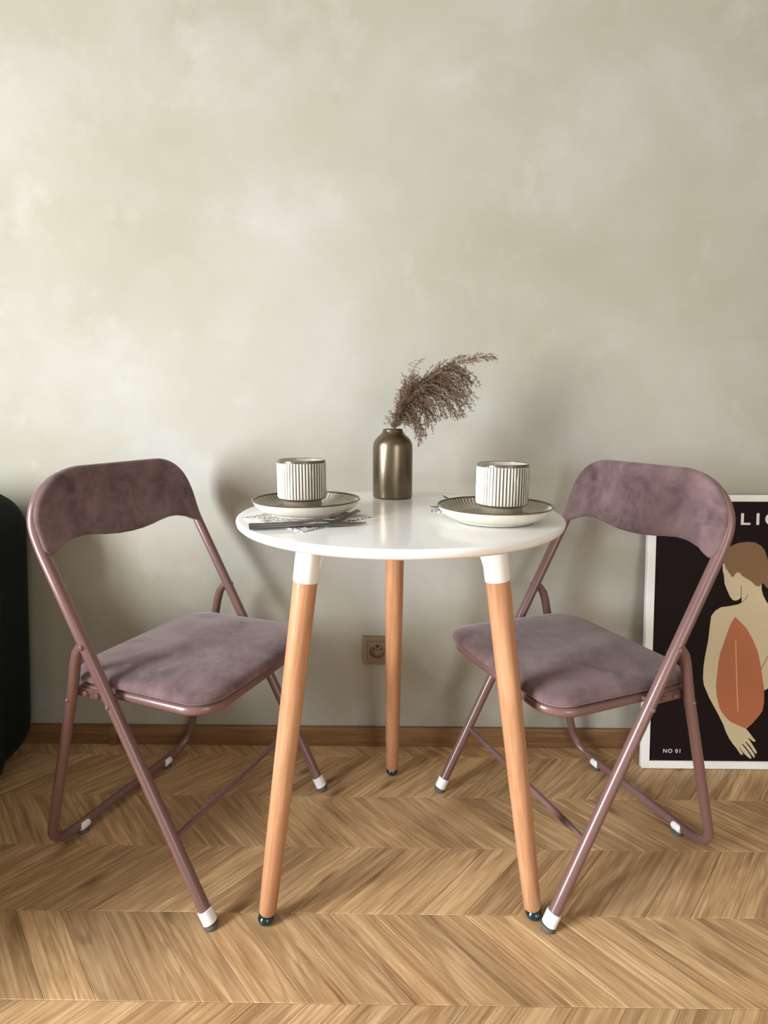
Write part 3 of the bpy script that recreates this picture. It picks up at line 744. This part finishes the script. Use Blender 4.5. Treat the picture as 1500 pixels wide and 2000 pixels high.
# frame as four mitred strips around the insert
for (lo, hi) in (((-w, -0.0085, -w), (-0.0275, 0, w)), ((0.0275, -0.0085, -w), (w, 0, w)), ((-0.0275, -0.0085, -w), (0.0275, 0, -0.0275)), ((-0.0275, -0.0085, 0.0275), (0.0275, 0, w))): box(bm, lo, hi)
bmesh.ops.remove_doubles(bm, verts=bm.verts, dist=1e-5)
obj('socket_frame', bm, MAT['socket'], so, smooth=0)
# insert: square face with a recessed round well
bm = B(); s = 0.0268; R2 = 0.0205; seg = 48
sq = []; ci = []; dp = []
for k in range(seg):
    a = 2 * math.pi * k / seg; c_, s_ = math.cos(a), math.sin(a); f = s / max(abs(c_), abs(s_))
    sq.append((c_ * f, s_ * f)); ci.append((c_ * R2, s_ * R2))
L0 = [bm.verts.new((x, 0.0, z)) for x, z in sq]; L1 = [bm.verts.new((x, -0.0098, z)) for x, z in sq]; L2 = [bm.verts.new((x, -0.0104, z)) for x, z in [(a * 0.99, b_ * 0.99) for a, b_ in sq]]
L3 = [bm.verts.new((x * 1.07, -0.0104, z * 1.07)) for x, z in ci]; L4 = [bm.verts.new((x, -0.0118, z)) for x, z in ci]; L5 = [bm.verts.new((x * 0.96, -0.0008, z * 0.96)) for x, z in ci]
for a, c in ((L0, L1), (L1, L2), (L2, L3), (L3, L4), (L4, L5)):
    for k in range(seg): bm.faces.new((a[k], a[(k + 1) % seg], c[(k + 1) % seg], c[k]))
bm.faces.new(L5)
obj('socket_insert', bm, MAT['socket'], so, smooth=40)
bm = B()
for x in (-0.0095, 0.0095): disc(bm, (x, -0.0008, 0.001), (0, -1, 0), 0.0027, 0.0004, 12)
disc(bm, (0, -0.0008, -0.0005), (0, -1, 0), 0.0018, 0.0004, 10); obj('contact_hole', bm, MAT['dark_hole'], so)  # flat dark discs, the shade inside the holes is painted as colour
bm = B(); disc(bm, (0, -0.0008, 0.0100), (0, -1, 0), 0.0024, 0.009, 12, 0, 1); obj('earth_pin', bm, MAT['steel'], so)

# ------------------------------------------------------------------ framed poster leaning on the wall
Vd = Vector((0, 0.084, 0.7245)).normalized(); PWd, PH = 0.53, 0.7294
po = bpy.data.objects.new('framed_poster', None); COL.objects.link(po); po.empty_display_size = 0.05
Nn = Vector((1, 0, 0)).cross(Vd)          # points out of the front face towards the room
Mx = Matrix(((1, Vd.x, Nn.x), (0, Vd.y, Nn.y), (0, Vd.z, Nn.z))).to_4x4(); Mx.translation = Vector((0.673, 1.368, 0.0016)); po.matrix_world = Mx
tag(po, 'white framed poster of a bare back with a terracotta leaf on black', 'poster')
FWd = 0.0205; D = 0.016
for nm, (lo, hi) in {'a': ((0, 0, -D), (FWd, PH, 0)), 'b': ((PWd - FWd, 0, -D), (PWd, PH, 0)), 'c': ((FWd, 0, -D), (PWd - FWd, FWd, 0)), 'd': ((FWd, PH - FWd + 0.003, -D), (PWd - FWd, PH, 0))}.items():
    bm = B(); box(bm, lo, hi, 0.0012, 1); obj('frame_rail', bm, MAT['frame_white'], po, smooth=0)
bm = B(); box(bm, (FWd, FWd, -D + 0.002), (PWd - FWd, PH - FWd + 0.003, -0.0045)); obj('print_sheet', bm, MAT['ink_black'], po, smooth=0)
ZP = -0.0045
skin = [(0.2049, 0.5598), (0.1965, 0.5481), (0.1971, 0.5305), (0.2006, 0.5208), (0.2034, 0.4974), (0.2098, 0.4818), (0.2181, 0.4642), (0.2263, 0.4536), (0.2348, 0.4521), (0.2435, 0.4565), (0.2475, 0.4616), (0.2489, 0.4475), (0.2421, 0.4428), (0.2192, 0.4379), (0.1961, 0.4346), (0.1811, 0.4247), (0.1719, 0.4109), (0.169, 0.3832), (0.1665, 0.3477), (0.1601, 0.308), (0.1566, 0.2762), (0.1562, 0.2443), (0.1592, 0.2264), (0.1741, 0.1925), (0.1991, 0.1486), (0.2159, 0.1165), (0.217, 0.1119), (0.2219, 0.0997), (0.2315, 0.0814), (0.241, 0.0677), (0.2503, 0.0571), (0.2597, 0.0433), (0.2629, 0.0387), (0.2681, 0.0373), (0.2688, 0.0403), (0.2655, 0.0464), (0.2585, 0.0564), (0.2591, 0.0584), (0.2686, 0.0449), (0.2809, 0.0328), (0.2901, 0.0267), (0.2923, 0.0283), (0.2898, 0.0344), (0.2803, 0.0481), (0.2655, 0.0664), (0.2664, 0.0687), (0.277, 0.0573), (0.2911, 0.039), (0.2989, 0.0291), (0.301, 0.033), (0.2984, 0.0406), (0.2874, 0.0559), (0.2741, 0.0726), (0.2756, 0.0741), (0.2872, 0.062), (0.2951, 0.0498), (0.3029, 0.0407), (0.3058, 0.0422), (0.3041, 0.0483), (0.2945, 0.0636), (0.2866, 0.0758), (0.2811, 0.0834), (0.2834, 0.0834), (0.2926, 0.0758), (0.3001, 0.0731), (0.3006, 0.0774), (0.2937, 0.085), (0.2858, 0.0957), (0.2757, 0.1078), (0.2718, 0.1131), (0.2764, 0.1653), (0.2943, 0.2054), (0.3192, 0.2136), (0.3253, 0.2169), (0.3438, 0.2298), (0.3537, 0.2697), (0.3573, 0.3648), (0.347, 0.4238), (0.3269, 0.4433), (0.3156, 0.4471), (0.3047, 0.4667), (0.3002, 0.4823), (0.2985, 0.5057), (0.2615, 0.5367)]
hair = [(0.1994, 0.552), (0.1971, 0.5714), (0.2021, 0.5831), (0.2169, 0.5968), (0.2357, 0.6046), (0.2586, 0.6074), (0.2778, 0.606), (0.2935, 0.5972), (0.3036, 0.5856), (0.3104, 0.5681), (0.3187, 0.5448), (0.3222, 0.5176), (0.3252, 0.4824), (0.3139, 0.4863), (0.3034, 0.4987), (0.2988, 0.4971), (0.2941, 0.4901), (0.2844, 0.492), (0.2744, 0.5017), (0.2626, 0.5094), (0.2488, 0.5172), (0.2427, 0.5249), (0.2368, 0.528), (0.2305, 0.5241), (0.2269, 0.5163), (0.2208, 0.5151), (0.2159, 0.5228), (0.2058, 0.5364)]
leaf = [(0.2342, 0.4093), (0.2247, 0.3935), (0.216, 0.3697), (0.2074, 0.34), (0.1988, 0.3122), (0.1948, 0.2844), (0.1922, 0.2486), (0.1908, 0.2246), (0.1942, 0.1966), (0.2024, 0.1647), (0.2148, 0.1447), (0.2311, 0.1287), (0.255, 0.1169), (0.2748, 0.109), (0.2898, 0.1232), (0.3047, 0.1414), (0.3157, 0.1576), (0.3186, 0.1816), (0.3176, 0.2136), (0.312, 0.2455), (0.3046, 0.2852), (0.2953, 0.3208), (0.2805, 0.3524), (0.2639, 0.3799), (0.2478, 0.3956)]
def printed(name, pts, z, mat):
    bm = B(); poly(bm, pts, ZP - 0.0002, z); bmesh.ops.triangulate(bm, faces=[f for f in bm.faces if len(f.verts) > 4], ngon_method='EAR_CLIP')
    return obj(name, bm, mat, po, smooth=0)
def stroke(name, pts, w, z, mat):
    bm = B()
    for (a, c) in zip(pts, pts[1:]):
        a = Vector(a); c = Vector(c); d = (c - a).normalized(); n = Vector((-d.y, d.x)) * w / 2
        poly(bm, [tuple(a - n), tuple(c - n), tuple(c + n), tuple(a + n)], ZP - 0.0002, z)
    return obj(name, bm, mat, po, smooth=0)
printed('printed_figure', skin, ZP + 0.0003, MAT['ink_skin']); printed('printed_hair', hair, ZP + 0.0006, MAT['ink_hair']); printed('printed_leaf', leaf, ZP + 0.0009, MAT['ink_leaf'])
stroke('leaf_vein', [(0.2374, 0.3462), (0.2414, 0.2847), (0.2468, 0.2051), (0.2511, 0.155)], 0.0022, ZP + 0.0012, MAT['ink_line'])
stroke('neck_line', [(0.2467, 0.4929), (0.2485, 0.4467)], 0.0011, ZP + 0.0006, MAT['ink_black'])
stroke('neck_line', [(0.2642, 0.4684), (0.26, 0.4578), (0.2485, 0.4467)], 0.0010, ZP + 0.0006, MAT['ink_black'])
stroke('arm_line', [(0.3231, 0.3052), (0.3072, 0.2693)], 0.0011, ZP + 0.0006, MAT['ink_black'])
bm = B(); TW = 0.0073; z1 = ZP + 0.0003
for p in ([(0.2393, 0.6515), (0.2641, 0.6515), (0.2641, 0.6570), (0.2466, 0.6570), (0.2466, 0.6818), (0.2393, 0.6818)], [(0.2793, 0.6517), (0.2866, 0.6517), (0.2866, 0.6819), (0.2793, 0.6819)]): poly(bm, p, ZP - 0.0002, z1)
arc = [(0.3180 + 0.0160 * math.cos(math.radians(a)), 0.6668 + 0.0157 * math.sin(math.radians(a))) for a in range(45, 316, 15)]
arc2 = [(0.3180 + 0.0095 * math.cos(math.radians(a)), 0.6668 + 0.0095 * math.sin(math.radians(a))) for a in range(45, 316, 15)]
for k in range(len(arc) - 1): poly(bm, [arc[k], arc2[k], arc2[k + 1], arc[k + 1]], ZP - 0.0002, z1)
obj('title_lettering', bm, MAT['ink_white'], po, smooth=0)
cu = bpy.data.curves.new('number_lettering', 'FONT'); cu.body = 'NO 01'; cu.size = 0.0152; cu.extrude = 0.0002; cu.space_character = 1.22
to = bpy.data.objects.new('tmp', cu); COL.objects.link(to)
dg = bpy.context.evaluated_depsgraph_get(); me = bpy.data.meshes.new_from_object(to.evaluated_get(dg)); bpy.data.objects.remove(to)
xs = [v.co.x for v in me.vertices]; k = 0.0450 / (max(xs) - min(xs))
for v in me.vertices: v.co = Vector((0.0579 + (v.co.x - min(xs)) * k, 0.0416 + v.co.y, ZP + 0.0003 + v.co.z))
me.materials.clear(); me.materials.append(MAT['ink_white']); o = bpy.data.objects.new('number_lettering', me); COL.objects.link(o); o.parent = po

# ------------------------------------------------------------------ dark green armchair at the left edge
ac = empty('armchair', (-1.305, 1.08, 0)); tag(ac, 'dark bottle green velvet armchair cut off by the left edge of the photo', 'armchair')
def soft(name, lo, hi, r, mat=None, seg=6):
    bm = B(); box(bm, lo, hi, r, seg)
    for v in bm.verts:
        if v.co.x > 0.2: v.co.x -= 0.055 * max(0.0, 1 - v.co.z / 0.6)
    return obj(name, bm, mat or MAT['green'], ac, smooth=60)
soft('base', (-0.37, -0.52, 0.02), (0.37, 0.30, 0.33), 0.05)
soft('seat_cushion', (-0.28, -0.56, 0.325), (0.28, 0.17, 0.46), 0.05)
soft('backrest', (-0.385, 0.12, 0.02), (0.400, 0.355, 0.748), 0.10, seg=8)
soft('armrest', (0.27, -0.55, 0.02), (0.400, 0.22, 0.58), 0.055)
soft('armrest', (-0.40, -0.55, 0.02), (-0.27, 0.22, 0.58), 0.055)
for sx_ in (-0.28, 0.28):
    for sy_ in (-0.44, 0.24):
        bm = B(); tube(bm, [(sx_, sy_, 0.0005), (sx_, sy_, 0.03)], [0.014, 0.02], 14); obj('leg', bm, MAT['black'], ac)
print('planks', nplank)
